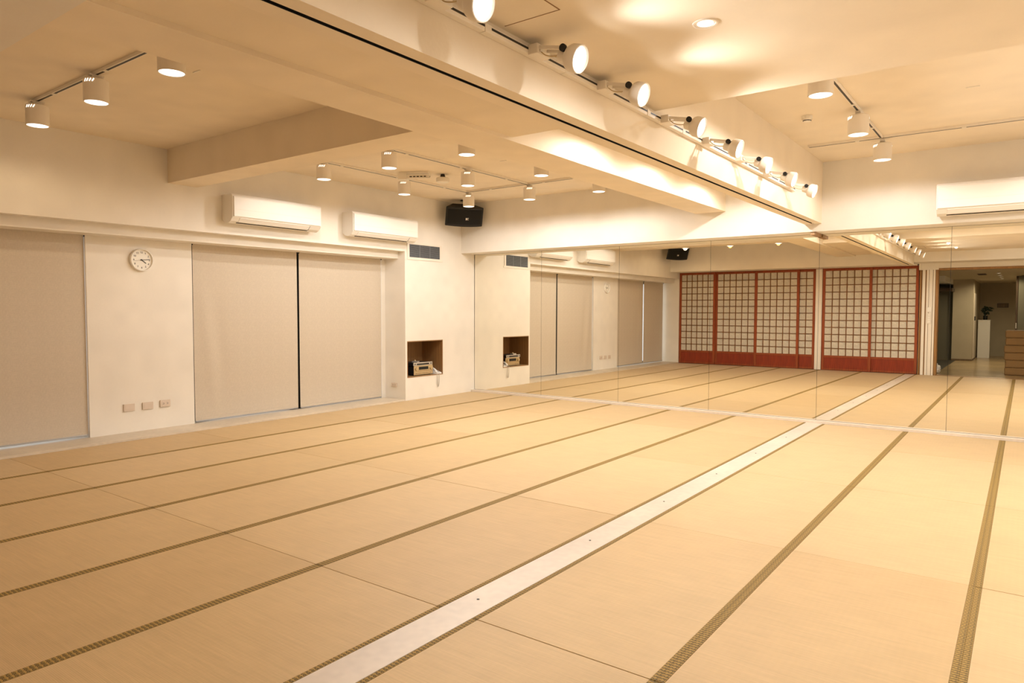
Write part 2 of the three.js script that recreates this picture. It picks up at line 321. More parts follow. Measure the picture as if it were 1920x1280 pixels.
const canGeo = (() => { const p = [[0.074, 0.006], [0.079, 0], [0.083, 0.002], [0.083, 0.158], [0.079, 0.163], [0.0, 0.163]]; return new THREE.LatheGeometry(p.map(([a, b]) => new THREE.Vector2(a, b)), 36); })();
const discGeo = cyl(0.0745, 0.0745, 0.004, 36);
const slitGeo = rb(-0.0038, 0.0038, -0.012, 0.012, -0.0015, 0.0015, 0.001, 1);
function downlight(x, z, lamp, label, group, slitTurn = 0.6) {
  const t = thing('cylinder_downlight', label, 'downlight', [x, 2.868, z], 0, group);
  mesh('housing', canGeo, M.paint, t);
  mesh('lamp_face', discGeo, M.glow, t).position.y = 0.006;
  mesh('stem', rb(-0.022, 0.022, 0.162, 0.19, -0.03, 0.03, 0.003, 1), M.plasticMatt, t);
  mesh('track_adapter', rb(-0.02, 0.02, 0.186, 0.199, -0.05, 0.05, 0.003, 1), M.paint, t);
  for (const base of [slitTurn, slitTurn + Math.PI]) {
    const v = new THREE.Group(); v.name = 'glowing_vent'; t.add(v);
    for (let k = 0; k < 4; k++) {
      const a = base + (k - 1.5) * 0.235, s = mesh('light_slit', slitGeo, M.glowSlit, v);
      s.position.set(Math.sin(a) * 0.083, 0.142, Math.cos(a) * 0.083); s.rotation.y = a; s.rotation.z = -0.55;
    }
  }
  spot(t, [0, -0.002, 0], [0, -1, 0], lamp, 1.53, 0.22, 2);
}
const ord = ['nearest to', 'second from', 'third from'];
const dim = (lamp, k) => (k ? lamp : { color: lamp.color, power: lamp.power * 0.7 });   // the lamps facing the mirror beam are turned down
const rowsZ = [1.235, 2.535, 3.825];
[[0.92, 'in the row along the air-conditioner wall'], [2.0, 'in the middle row of the bay'], [3.075, 'in the row beside the wide ceiling beam']].forEach(([x, row]) => rowsZ.forEach((z, k) => downlight(x, z, dim(x < 1 ? LAMP_ROW : LAMP_MIDDLE, k), `white cylinder downlight ${ord[k]} the mirror wall ${row}`, 'downlights in the bay before the mirror')));
[[0.925, 'over the window side'], [2.0, 'at the middle of the short track'], [3.07, 'beside the wide ceiling beam']].forEach(([x, w]) => downlight(x, 6.715, x < 1 ? { color: [1, 0.78, 0.5], power: 1.9 } : LAMP_WINDOW, `white cylinder downlight in the shoji bay, ${w}`, 'downlights in the shoji bay'));
[1.20, 2.44, 3.79].forEach((z, k) => downlight(6.28, z, dim(LAMP_EAST, k), `white cylinder downlight past the spotlight beam, ${ord[k]} the mirror wall`, 'downlights past the spotlight beam', -0.9));
rowsZ.forEach((z, k) => downlight(4.86, z, LAMP_MIDDLE, `white cylinder downlight in the recess between the long beams, ${ord[k]} the mirror`, 'downlights in the recess'));
[1.20, 2.44, 3.79].forEach((z, k) => downlight(8.0, z, dim(LAMP_EAST, k), `white cylinder downlight by the side wall, ${ord[k]} the mirror wall`, 'downlights by the side wall', -0.9));

// recessed downlights in the low ceiling
function recessed(x, z, y, lamp, label, wide = 1.5, tilt = 0) {
  const t = thing('recessed_downlight', label, 'downlight', [x, y, z]);
  const p = [[0.036, 0.012], [0.04, 0.0], [0.044, -0.004], [0.055, -0.004], [0.057, 0]];
  mesh('trim_ring', new THREE.LatheGeometry(p.map(([a, b]) => new THREE.Vector2(a, b)), 32), M.paint, t);
  mesh('lamp_face', cyl(0.036, 0.036, 0.004, 28), M.glow, t).position.y = 0.0005;
  spot(t, [0, -0.006, 0], [tilt, -1, 0], lamp, wide, 0.25, 1.2);
}
recessed(6.295, 5.99, 2.644, { color: LAMP_EAST.color, power: 3.6 }, 'round recessed downlight in the low ceiling beside the spotlights');
recessed(6.345, 7.05, 2.644, { color: LAMP_EAST.color, power: 1.8 }, 'round recessed downlight in the low ceiling near the doorway');
recessed(7.9, 5.99, 2.644, { color: LAMP_EAST.color, power: 3.6 }, 'round recessed downlight in the low ceiling towards the side wall');

// ---------------------------------------------------------------- spotlight track on the beam
{
  const t = thing('spotlight_track', 'lighting track on the side of the grooved beam carrying eight spotlights', 'track', [5.53, 2.59, 0]);
  mesh('rail', rb(0, 0.034, -0.017, 0.017, 1.62, 7.9, 0.003, 1), M.paint, t);
  mesh('conductor_slot', bx(0.031, 0.0352, 0.001, 0.011, 1.64, 7.88), M.darkMetal, t);
  for (const z of [2.2, 3.1, 4.45, 5.0, 5.95, 6.6]) mesh('clip', rb(0.002, 0.037, -0.019, 0.019, z, z + 0.045, 0.002, 1), M.plasticMatt, t);
}
const spotAt = [6.97, 6.27, 5.62, 4.80, 4.09, 3.39, 2.65, 1.92], tilt = 0.36;
const bell = (() => { const p = [[0, -0.105], [0.030, -0.105], [0.040, -0.098], [0.043, -0.060], [0.050, -0.050], [0.070, -0.040], [0.0795, -0.024], [0.0815, 0.0], [0.0815, 0.022], [0.078, 0.026], [0.072, 0.026], [0.070, 0.016]]; return new THREE.LatheGeometry(p.map(([a, b]) => new THREE.Vector2(a, b)), 36); })();
const rim = new THREE.TorusGeometry(0.0765, 0.0045, 8, 40); rim.rotateX(Math.PI / 2);
spotAt.forEach((z, k) => {
  const t = thing('track_spotlight', `cream track spotlight, ${['closest to the mirror', 'second from the mirror', 'third from the mirror', 'fourth from the mirror', 'fifth from the mirror', 'sixth from the mirror', 'seventh from the mirror', 'closest to the doorway'][7 - k]} in the row of eight`, 'spotlight', [5.565, 2.59, z], 0, 'track spotlights on the grooved beam');
  const a = mesh('adapter', rb(-0.004, 0.05, -0.024, 0.024, -0.06, 0.05, 0.004, 1), M.paint, t);
  mesh('latch', rb(0.048, 0.058, -0.014, 0.014, -0.02, 0.03, 0.003, 1), M.plasticMatt, a);
  for (const s of [-0.033, 0.033]) mesh('yoke_arm', (() => { const g = rb(0, 0.15, -0.008, 0.008, -0.003, 0.003, 0.002, 1); g.rotateZ(-0.22); g.translate(0.05, 0.006, s * 1.0); return g; })(), M.paint, t);
  const h = new THREE.Group(); h.name = 'lamp_head'; h.position.set(0.232, -0.075, 0); h.rotation.set(0, 0, -Math.PI / 2 - tilt); h.scale.set(0.78, 0.9, 0.78); t.add(h);
  mesh('shell', bell, M.paint, h);
  mesh('rim', rim, M.plastic, h).position.y = 0.024;
  mesh('lamp_face', cyl(0.071, 0.071, 0.004, 36), M.glow, h).position.y = 0.016;
  for (const s of [-1, 1]) { const kn = mesh('knob', cyl(0.017, 0.017, 0.014, 20), M.black, t); kn.rotation.x = Math.PI / 2; kn.position.set(0.185, -0.028, s * 0.040); }
  const c = new THREE.CatmullRomCurve3([[0.05, -0.01, 0.02], [0.08, -0.035, 0.026], [0.12, -0.05, 0.03], [0.155, -0.05, 0.02], [0.165, -0.045, 0.0]].map((p) => new THREE.Vector3(...p)));
  mesh('cable', new THREE.TubeGeometry(c, 16, 0.0028, 6), M.gold, t);
  const dx = Math.cos(tilt), dy = -Math.sin(tilt), lx = 0.232 + dx * 0.03, ly = -0.075 + dy * 0.03;
  spot(t, [lx, ly, 0], [lx + dx, ly + dy, 0], LAMP_SPOT, 1.0, 0.9, 2);
  spot(t, [lx, ly, 0], [lx + dx, ly + dy, 0], { color: LAMP_SPOT.color, power: LAMP_SPOT.spill }, 1.41, 0.06, 2.2);
});

// ---------------------------------------------------------------- air conditioners
function airConditioner(at, turn, label) {
  const t = thing('air_conditioner', label, 'air conditioner', at, turn, 'wall-mounted air conditioners');
  const L = 1.235, prof = [[0, 0.045], [0.05, 0.012], [0.115, 0.0], [0.165, 0.022], [0.205, 0.062], [0.208, 0.30], [0.19, 0.318], [0, 0.322]];
  const sh = new THREE.Shape(prof.map(([a, b]) => new THREE.Vector2(a, b)));
  const body = new THREE.ExtrudeGeometry(sh, { depth: L - 0.012, bevelEnabled: true, bevelThickness: 0.006, bevelSize: 0.005, bevelSegments: 2 });
  body.translate(0, 0, -L / 2 + 0.006); body.rotateY(-Math.PI / 2);   // profile depth -> z
  mesh('casing', metreUV(body), M.plastic, t);
  const fp = mesh('front_panel', rb(-L / 2 + 0.012, L / 2 - 0.012, 0.066, 0.296, 0.204, 0.226, 0.007, 2), M.plastic, t);
  mesh('panel_groove', rb(-L / 2 + 0.03, L / 2 - 0.03, 0.148, 0.1515, 0.2245, 0.2268, 0.0008, 1), M.plasticMatt, fp);
  mesh('top_groove', rb(-L / 2 + 0.03, L / 2 - 0.03, 0.283, 0.287, 0.2245, 0.2268, 0.0008, 1), M.plasticMatt, fp);
  const lv = rb(-0.52, 0.44, -0.004, 0.004, -0.032, 0.032, 0.003, 1); lv.rotateX(-0.78); lv.translate(0, 0.034, 0.183);
  mesh('louvre', lv, M.plastic, t);
  const sl = rb(-0.53, 0.45, -0.004, 0.004, -0.005, 0.005, 0.001, 1); sl.rotateX(-0.5); sl.translate(0, 0.0045, 0.141);
  mesh('outlet_slit', sl, M.black, t);
  const s2 = rb(-0.53, 0.45, -0.002, 0.002, -0.002, 0.002, 0.001, 1); s2.translate(0, 0.061, 0.2075); mesh('upper_slit', s2, M.darkMetal, t);
  const s3 = rb(0.449, 0.453, -0.004, 0.004, -0.034, 0.034, 0.001, 1); s3.rotateX(-0.78); s3.translate(0, 0.034, 0.181); mesh('end_slit', s3, M.darkMetal, t);
  const se = rb(0.49, 0.52, -0.003, 0.003, -0.006, 0.006, 0.002, 1); se.rotateX(-0.75); se.translate(0, 0.036, 0.18); mesh('receiver_window', se, M.black, t);
  for (const x of [-0.5, -0.1, 0.4]) mesh('top_tab', rb(x, x + 0.05, 0.32, 0.328, 0.02, 0.10, 0.002, 1), M.plasticMatt, t);
  return t;
}
airConditioner([0.001, 2.362, 3.93], Math.PI / 2, 'white wall air conditioner above the blinds, closer to the clock');
airConditioner([0.001, 2.362, 2.175], Math.PI / 2, 'white wall air conditioner beside the black speaker and vent');
airConditioner([7.31, 2.362, 0.331], 0, 'white wall air conditioner on the beam above the mirrors');

// ---------------------------------------------------------------- corner speakers
function speaker(at, turn, label, faceTilt) {
  const t = thing('hanging_speaker', label, 'speaker', at, turn, 'black ceiling-hung speakers');
  const box = new THREE.Group(); box.name = 'cabinet'; box.rotation.x = faceTilt; t.add(box);
  const s = new THREE.Shape(); s.moveTo(-0.16, -0.16); s.lineTo(0.16, -0.16); s.lineTo(0.285, 0.02); s.quadraticCurveTo(0, 0.13, -0.285, 0.02); s.closePath();
  const g = new THREE.ExtrudeGeometry(s, { depth: 0.28, bevelEnabled: true, bevelThickness: 0.012, bevelSize: 0.01, bevelSegments: 2, curveSegments: 20 });
  g.rotateX(Math.PI / 2); g.translate(0, 0.14, 0);
  mesh('case', g, M.speaker, box);
  const fr = new THREE.Shape(); fr.moveTo(-0.27, 0.03); fr.quadraticCurveTo(0, 0.138, 0.27, 0.03); fr.lineTo(0.27, 0.042); fr.quadraticCurveTo(0, 0.150, -0.27, 0.042); fr.closePath();
  const fg = new THREE.ExtrudeGeometry(fr, { depth: 0.23, bevelEnabled: false, curveSegments: 20 }); fg.rotateX(Math.PI / 2); fg.translate(0, 0.115, 0);
  mesh('front_grille', fg, M.grille, box);
  const em = new THREE.Group(); em.name = 'emblem'; em.position.set(0.03, -0.02, 0.0975); box.add(em);
  mesh('emblem_bar', rb(-0.022, -0.004, -0.018, 0.018, 0, 0.004, 0.003, 1), M.white, em);
  const ring = new THREE.TorusGeometry(0.013, 0.0045, 6, 20, Math.PI * 1.5); ring.rotateZ(0.7); ring.translate(0.014, 0.002, 0.002); mesh('emblem_ring', ring, M.white, em);
  mesh('hanger', [rb(-0.012, 0.012, 0.13, 0.245, -0.022, 0.002, 0.003, 1), rb(-0.05, 0.05, 0.236, 0.25, -0.05, 0.03, 0.003, 1)], M.speaker, t);
}
speaker([0.34, 2.84, 0.66], 0.93, 'black speaker hung in the corner beside the mirror wall and vent', 0.40);
speaker([0.34, 2.84, 7.62], Math.PI - 0.93, 'black speaker hung in the corner above the shoji doors', 0.40);

// ---------------------------------------------------------------- ceiling devices
function smokeDetector(x, z, label, r = 0.045) {
  const t = thing('smoke_detector', label, 'detector', [x, 3.09, z]);
  const p = [[0, -0.05], [r * 0.62, -0.05], [r * 0.72, -0.046], [r * 0.8, -0.036], [r, -0.03], [r, -0.004], [r * 0.95, 0]];
  mesh('body', new THREE.LatheGeometry(p.map(([a, b]) => new THREE.Vector2(a, b)), 28), M.plasticMatt, t);
  mesh('vent_ring', new THREE.TorusGeometry(r * 0.72, 0.004, 6, 28).rotateX(Math.PI / 2), M.black, t).position.y = -0.043;
  mesh('indicator', new THREE.SphereGeometry(0.003, 8, 6), M.nicheWood, t).position.set(r * 0.9, -0.03, 0);
}
smokeDetector(5.87, 2.47, 'small smoke detector on the ceiling past the spotlight beam');
smokeDetector(1.36, 2.56, 'small smoke detector between the bracket and the round unit on the ceiling', 0.04);
{
  const b = thing('ceiling_bracket', 'slotted cream bracket screwed to the ceiling among the downlights', 'bracket', [1.27, 3.09, 2.70], 0.5); b.scale.setScalar(1.25);
  mesh('plate', rb(-0.15, 0.15, -0.02, 0.0, -0.05, 0.05, 0.003, 1), M.plasticMatt, b);
  mesh('end_box', rb(-0.16, -0.07, -0.075, -0.018, -0.045, 0.045, 0.005, 1), M.plasticMatt, b);
  const bar = mesh('bar', rb(-0.07, 0.16, -0.07, -0.03, 0.02, 0.045, 0.004, 1), M.plasticMatt, b);
  for (let k = 0; k < 5; k++) mesh('slot', rb(-0.04 + k * 0.036, -0.015 + k * 0.036, -0.056, -0.046, 0.043, 0.0465, 0.001, 1), M.darkMetal, bar);
  mesh('side_box', rb(-0.02, 0.12, -0.05, -0.01, -0.06, -0.02, 0.004, 1), M.plasticMatt, b);
  const s = thing('ceiling_sensor', 'flat round cream unit on a short stem under the ceiling', 'sensor', [1.47, 3.09, 2.40]); s.scale.setScalar(1.2);
  mesh('drum', new THREE.LatheGeometry([[0, -0.085], [0.062, -0.085], [0.07, -0.078], [0.07, -0.045], [0.064, -0.038], [0, -0.038]].map(([a, c]) => new THREE.Vector2(a, c)), 28), M.plasticMatt, s);
  mesh('stem', cyl(0.02, 0.03, 0.045, 16), M.darkMetal, s).position.y = -0.0205;
}
[[2.61, 6.29, 'in the bay beside the shoji doors'], [2.58, 2.59, 'among the downlights before the mirror'], [7.10, 2.575, 'past the spotlight beam']].forEach(([x, z, w]) => {
  const t = thing('ceiling_anchor', `tiny flat anchor plate on the ceiling ${w}`, 'anchor', [x, 3.09, z]);
  mesh('plate', rb(-0.045, 0.045, -0.006, 0, -0.005, 0.005, 0.001, 1), M.plasticMatt, t);
});

// ---------------------------------------------------------------- vent, clock, sockets
{
  const t = thing('vent_grille', 'dark slatted air vent in a cream frame above the niche', 'vent', [0, 2.26, 1.196]);
  const w = 0.336, h = 0.0975;
  for (const [n, g] of [['frame', bx(0.0005, 0.010, h, h + 0.022, -w - 0.045, w + 0.045)], ['frame', bx(0.0005, 0.010, -h - 0.036, -h, -w - 0.07, w + 0.045)], ['frame', bx(0.0005, 0.010, -h, h, w, w + 0.045)], ['frame', bx(0.0005, 0.010, -h, h, -w - 0.045, -w)]]) mesh(n, g, M.paint, t);
  mesh('duct', bx(0.0005, 0.002, -h, h, -w, w), M.ventDark, t);
  for (const z of [-w / 3, w / 3]) mesh('mullion', bx(0.002, 0.0095, -h, h, z - 0.004, z + 0.004), M.ventSlat, t);
  for (let k = 0; k < 13; k++) { const g = bx(-0.0012, 0.0012, -0.0045, 0.0045, -w, w); g.rotateZ(0.7); g.translate(0.006, -h + 0.0075 + k * 0.015, 0); mesh('slat', g, M.ventSlat, t); }
}
{
  const t = thing('wall_clock', 'round white wall clock with black hands on the pier', 'clock', [-0.40, 1.913, 5.285], Math.PI / 2);
  const rimP = [[0, 0], [0.12, 0], [0.1235, 0.008], [0.1235, 0.034], [0.119, 0.04], [0.113, 0.04], [0.110, 0.034], [0.109, 0.022]];
  const cg = new THREE.LatheGeometry(rimP.map(([a, b]) => new THREE.Vector2(a, b)), 48); cg.rotateX(Math.PI / 2); mesh('case', cg, M.plastic, t);
  const cv = document.createElement('canvas'); cv.width = cv.height = 512; const c = cv.getContext('2d');
  c.fillStyle = '#f4efe4'; c.fillRect(0, 0, 512, 512); c.fillStyle = '#2c251c'; c.font = 'bold 62px sans-serif'; c.textAlign = 'center'; c.textBaseline = 'middle';
  for (let k = 1; k <= 12; k++) { const a = k * Math.PI / 6; c.fillText(String(k), 256 + Math.sin(a) * 196, 256 - Math.cos(a) * 196); }
  const ct = new THREE.CanvasTexture(cv); ct.colorSpace = THREE.SRGBColorSpace;
  const dg = new THREE.CircleGeometry(0.1095, 48); mesh('dial', dg, std(lin(1, 1, 1), 0.6, { map: ct }), t).position.z = 0.022;
  const hand = (name, len, w, ang, z, tail) => { const g = rb(-w / 2, w / 2, -tail, len, -0.001, 0.001, 0.0006, 1); const m = mesh(name, g, M.black, t); m.rotation.z = -ang; m.position.z = z; };
  hand('hour_hand', 0.058, 0.008, (4 + 14 / 60) * Math.PI / 6, 0.025, 0.012); hand('minute_hand', 0.088, 0.0055, 14 * Math.PI / 30, 0.028, 0.014); hand('second_hand', 0.085, 0.0018, 43.5 * Math.PI / 30, 0.031, 0.02);
  const hub = mesh('hub', cyl(0.006, 0.006, 0.012, 16), M.black, t); hub.rotation.x = Math.PI / 2; hub.position.z = 0.028;
}
function wallPlate(at, turn, label, slots, w = 0.118, h = 0.08) {
  const t = thing('wall_plate', label, 'socket', at, turn, 'socket plates');
  mesh('cover', rb(-w / 2, w / 2, -h / 2, h / 2, 0, 0.016, 0.004, 2), M.plate, t);
  mesh('insert', rb(-w * 0.36, w * 0.36, -h * 0.3, h * 0.3, 0.014, 0.0175, 0.002, 1), M.plate, t);
  if (slots) for (const x of [-0.022, 0.022]) for (const s of [-1, 1]) { const g = rb(-0.009, 0.009, -0.0016, 0.0016, 0, 0.0012, 0.0005, 1); g.rotateZ(-s * 0.35); g.translate(x, s * 0.0055, 0.0172); mesh('pin_slot', g, M.black, t); }
}
wallPlate([-0.40, 0.295, 5.447], Math.PI / 2, 'blank cream wall plate at the end of three on the pier, away from the mirror', 0);
wallPlate([-0.40, 0.295, 5.246], Math.PI / 2, 'blank cream wall plate between two others on the pier', 0);
wallPlate([-0.40, 0.300, 5.051], Math.PI / 2, 'cream power socket with dark pin slots on the pier', 1);
wallPlate([-0.228, 0.229, 1.622], 0, 'small cream socket on the side of the niche block', 1, 0.12, 0.06);

// ---------------------------------------------------------------- niche contents
{
  const y0 = 0.353;
  const a = thing('receiver', 'gold audio receiver with two knobs and a dark display in the niche', 'receiver', [-0.06, y0, 1.166], Math.PI / 2);
  mesh('case', rb(-0.205, 0.205, 0.012, 0.148, -0.33, -0.012, 0.004, 1), M.speaker, a);
  mesh('front_panel', rb(-0.21, 0.21, 0.010, 0.152, -0.014, 0, 0.004, 1), M.gold, a);
  for (const x of [-0.16, 0.16]) for (const z of [-0.28, -0.05]) mesh('foot', rb(x - 0.02, x + 0.02, 0, 0.013, z - 0.02, z + 0.02, 0.003, 1), M.black, a);
  mesh('display', rb(-0.105, 0.105, 0.088, 0.134, -0.001, 0.002, 0.001, 1), M.black, a);
  for (const x of [-0.163, 0.165]) { const k = mesh('knob', cyl(0.026, 0.028, 0.024, 24), M.gold, a); k.rotation.x = Math.PI / 2; k.position.set(x, 0.106, 0.012); }
  mesh('flap_seam', rb(-0.205, 0.205, 0.0635, 0.066, -0.001, 0.0012, 0.0005, 1), M.nicheWood, a);
  for (let k = 0; k < 13; k++) mesh('button', rb(-0.175 + k * 0.027, -0.161 + k * 0.027, 0.030, 0.037, -0.001, 0.004, 0.001, 1), k % 3 ? M.nicheWood : M.black, a);
  for (let k = 0; k < 9; k++) mesh('button', rb(-0.125 + k * 0.028, -0.113 + k * 0.028, 0.072, 0.078, -0.001, 0.004, 0.001, 1), M.nicheWood, a);
  const d = thing('disc_player', 'slim silver player lying on top of the gold receiver', 'player', [-0.055, y0 + 0.150, 1.18], Math.PI / 2);
  mesh('case', rb(-0.205, 0.205, 0.004, 0.050, -0.27, -0.012, 0.003, 1), M.speaker, d);
  mesh('front_panel', rb(-0.21, 0.21, 0.003, 0.054, -0.014, 0, 0.003, 1), M.silver, d);
  mesh('display', rb(-0.14, 0.13, 0.014, 0.036, -0.001, 0.002, 0.001, 1), M.black, d);
  for (const x of [-0.178, 0.172]) { const k = mesh('button', cyl(0.009, 0.009, 0.006, 16), M.darkMetal, d); k.rotation.x = Math.PI / 2; k.position.set(x, 0.028, 0.003); }
  const bx1 = thing('small_box', 'small pale box on top of the silver player', 'box', [-0.13, y0 + 0.2005, 1.27], 0.3);
  mesh('body', rb(-0.05, 0.05, 0, 0.022, -0.035, 0.035, 0.004, 1), M.silver, bx1);
  mesh('lid_knob', new THREE.SphereGeometry(0.014, 14, 10), M.gold, bx1).position.set(-0.01, 0.026, 0);
  const p = thing('telephone', 'white corded telephone beside the receiver, its cord hanging over the niche edge', 'telephone', [-0.085, y0, 0.885], 0.0);
  const base = new THREE.ExtrudeGeometry(new THREE.Shape([[-0.09, 0], [0.075, 0], [0.075, 0.018], [-0.09, 0.065]].map((q) => new THREE.Vector2(...q))), { depth: 0.13, bevelEnabled: true, bevelSize: 0.003, bevelThickness: 0.003, bevelSegments: 1 }); base.translate(0, 0, -0.075);
  mesh('base', base, M.white, p);
  const pad = rb(-0.03, 0.05, 0, 0.004, -0.06, -0.005, 0.002, 1); pad.rotateZ(-0.275); pad.translate(-0.005, 0.042, 0); mesh('keypad', pad, M.ventSlat, p);
  const hs = new THREE.CatmullRomCurve3([[-0.075, 0.085, 0.03], [-0.03, 0.088, 0.032], [0.03, 0.070, 0.034], [0.07, 0.042, 0.036]].map((q) => new THREE.Vector3(...q)));
  mesh('handset', [new THREE.TubeGeometry(hs, 20, 0.016, 10), (() => { const g = new THREE.SphereGeometry(0.024, 14, 10); g.scale(1, 0.8, 1.05); g.translate(-0.072, 0.076, 0.03); return g; })(), (() => { const g = new THREE.SphereGeometry(0.024, 14, 10); g.scale(1, 0.8, 1.05); g.translate(0.068, 0.036, 0.036); return g; })()], M.white, p);
  const pts = []; for (let i = 0; i <= 220; i++) {
    const s = i / 220; let x, y, z;
    if (s < 0.12) { const q = s / 0.12; x = 0.075 + q * 0.03; y = 0.03 - q * 0.02; z = 0.055; }
    else { const q = (s - 0.12) / 0.88, an = q * Math.PI; x = 0.106; z = 0.055 + (Math.cos(an) - 1) * 0.021; y = 0.01 - 0.205 * Math.sin(an) ** 0.6; }
    pts.push(new THREE.Vector3(x + 0.004 * Math.sin(i * 1.9), y, z + 0.004 * Math.cos(i * 1.9)));
  }
  pts.push(new THREE.Vector3(0.085, 0.012, 0.01));
  mesh('coiled_cord', new THREE.TubeGeometry(new THREE.CatmullRomCurve3(pts), 660, 0.0028, 5), M.silver, p);
}

// ---------------------------------------------------------------- shoji doors
const shojiH = 2.385;
function shoji(x0, x1, z, label, cols = 6) {
  const w = x1 - x0, t = thing('shoji_door', label, 'shoji door', [(x0 + x1) / 2, 0.006, z], 0, 'shoji sliding doors');
  const st = 0.058, rowsN = 12, yb = 0.345, yt = shojiH - 0.05, d = 0.016;
  for (const s of [-1, 1]) mesh('stile', rb(s > 0 ? w / 2 - st : -w / 2, s > 0 ? w / 2 : -w / 2 + st, 0, shojiH, -d, d, 0.003, 1), M.shojiWood, t);
  mesh('top_rail', rb(-w / 2 + st, w / 2 - st, yt, shojiH, -d, d, 0.003, 1), M.shojiWood, t);
  mesh('middle_rail', rb(-w / 2 + st, w / 2 - st, yb - 0.05, yb, -d, d, 0.003, 1), M.shojiWood, t);
  mesh('bottom_rail', rb(-w / 2 + st, w / 2 - st, 0, 0.04, -d, d, 0.003, 1), M.shojiWood, t);
  mesh('lower_panel', bx(-w / 2 + st, w / 2 - st, 0.04, yb - 0.05, -0.006, 0.006), M.shojiPanel, t);
  const iw = w - 2 * st, cw = iw / cols, rh = (yt - yb) / rowsN, bar = 0.0085;
  const vb = bx(-bar, bar, yb, yt, -0.014, 0.004), hb = bx(-iw / 2, iw / 2, -bar, bar, -0.0125, 0.0035), pg = bx(-cw / 2 + 0.001, cw / 2 - 0.001, -rh / 2 + 0.001, rh / 2 - 0.001, 0.004, 0.006);
  for (let i = 1; i < cols; i++) mesh('lattice_bar', vb, M.lattice, t).position.x = -iw / 2 + i * cw;
  for (let j = 1; j < rowsN; j++) mesh('lattice_bar', hb, M.lattice, t).position.y = yb + j * rh;
  for (let i = 0; i < cols; i++) for (let j = 0; j < rowsN; j++) mesh('paper_pane', pg, M.paper, t).position.set(-iw / 2 + (i + 0.5) * cw, yb + (j + 0.5) * rh, 0);
}
shoji(0.004, 0.985, 8.60, 'reddish shoji sliding door next to the window wall');
shoji(0.975, 2.035, 8.64, 'reddish shoji sliding door, second from the window wall');
shoji(2.0, 3.06, 8.60, 'reddish shoji sliding door, third from the window wall, in front of another');
shoji(2.37, 3.42, 8.64, 'reddish shoji sliding door mostly hidden behind its neighbour, beside the pale post');
shoji(3.585, 4.64, 8.60, 'reddish shoji sliding door on the doorway side of the pale post');
shoji(4.52, 5.56, 8.64, 'reddish shoji sliding door next to the grooved pillar');
struct('trim_10', [bx(0, 5.575, 2.392, 2.401, 8.575, 8.70)], M.shojiPanel, 'dark wooden head track of the shoji doors', 'track');
struct('trim_11', [bx(0, 5.575, -0.045, 0.004, 8.565, 8.74)], M.darkWood, 'dark wooden sill under the shoji doors', 'sill');
{
  const t = thing('intercom_panel', 'cream switch panel with a small plate on the grooved pillar', 'switch panel', [5.772, 1.24, 8.585], Math.PI);
  mesh('body', rb(-0.04, 0.04, -0.115, 0.115, 0, 0.022, 0.004, 1), M.plasticMatt, t);
  for (let k = 0; k < 4; k++) mesh('button', rb(-0.024, 0.024, -0.09 + k * 0.048, -0.06 + k * 0.048, 0.02, 0.026, 0.002, 1), M.plastic, t);
  mesh('upper_plate', rb(-0.045, 0.045, 0.14, 0.245, 0, 0.018, 0.004, 1), M.plastic, t);
}

// ---------------------------------------------------------------- corridor behind the doorway (seen in the mirrors)
struct('floor_corridor', bx(4.4, 9.2, -0.2, 0.0, 8.802, 18.4), M.corridorFloor, 'polished tan corridor floor beyond the doorway', 'floor');
struct('trim_12', bx(4.45, 5.87, 0.0, 0.006, 8.85, 14.7), M.darkFloor, 'dark entrance matting beside the corridor floor', 'mat');
struct('ceiling_corridor', bx(4.4, 9.2, 2.335, 2.5, 8.75, 18.4), M.corridorCeiling, 'dim corridor ceiling', 'ceiling');
struct('wall_corridor_back', bx(4.4, 9.2, -0.2, 2.5, 18.1, 18.4), M.corridorWall, 'far corridor wall with a plaque', 'wall');
struct('wall_corridor_left', bx(4.2, 4.45, -0.2, 2.5, 8.75, 18.4), M.closet, 'dim greenish corridor side wall', 'wall');
struct('wall_corridor_right', [bx(8.9, 9.2, -0.2, 2.5, 8.75, 18.4), bx(7.36, 8.9, 0, 2.335, 13.0, 13.2)], M.corridorWall, 'corridor side wall with a projecting screen', 'wall');
{
  const p = struct('wall_partition', bx(5.76, 6.26, 0, 2.335, 14.75, 18.1), M.corridorWall, 'greyish partition block in the corridor', 'wall');
  mesh('skirting', bx(5.755, 6.265, 0, 0.05, 14.742, 18.1), M.plaque, p);
  mesh('door_leaf', bx(6.258, 6.27, 0.05, 1.95, 15.1, 16.0), M.paint, p);
  mesh('door_handle', rb(6.27, 6.30, 1.16, 1.28, 15.14, 15.18, 0.004, 1), M.black, p);
  struct('wall_closet', bx(4.45, 5.76, 0, 2.335, 14.9, 15.0), M.closet, 'dark closet back beside the partition', 'wall');
  struct('trim_13', bx(4.45, 5.76, 2.2, 2.335, 12.2, 14.9), M.white, 'white bulkhead over the dark closet', 'bulkhead');
  struct('trim_14', bx(4.45, 5.80, 1.98, 2.07, 13.9, 14.9), M.darkWood, 'dark shelf board across the closet', 'shelf');
  const s = thing('sliding_screen', 'dark wooden sliding door leaf in the corridor behind the cushions', 'door', [7.3, 0, 12.9]);
  mesh('stile', rb(-0.045, 0.0, 0, 2.32, 0, 0.06, 0.003, 1), M.darkWood, s);
  mesh('leaf', rb(0.0, 1.3, 0, 2.32, 0.01, 0.05, 0.003, 1), M.closet, s);
  mesh('pull', rb(-0.035, -0.012, 0.98, 1.12, -0.006, 0.002, 0.002, 1), M.silver, s);
}
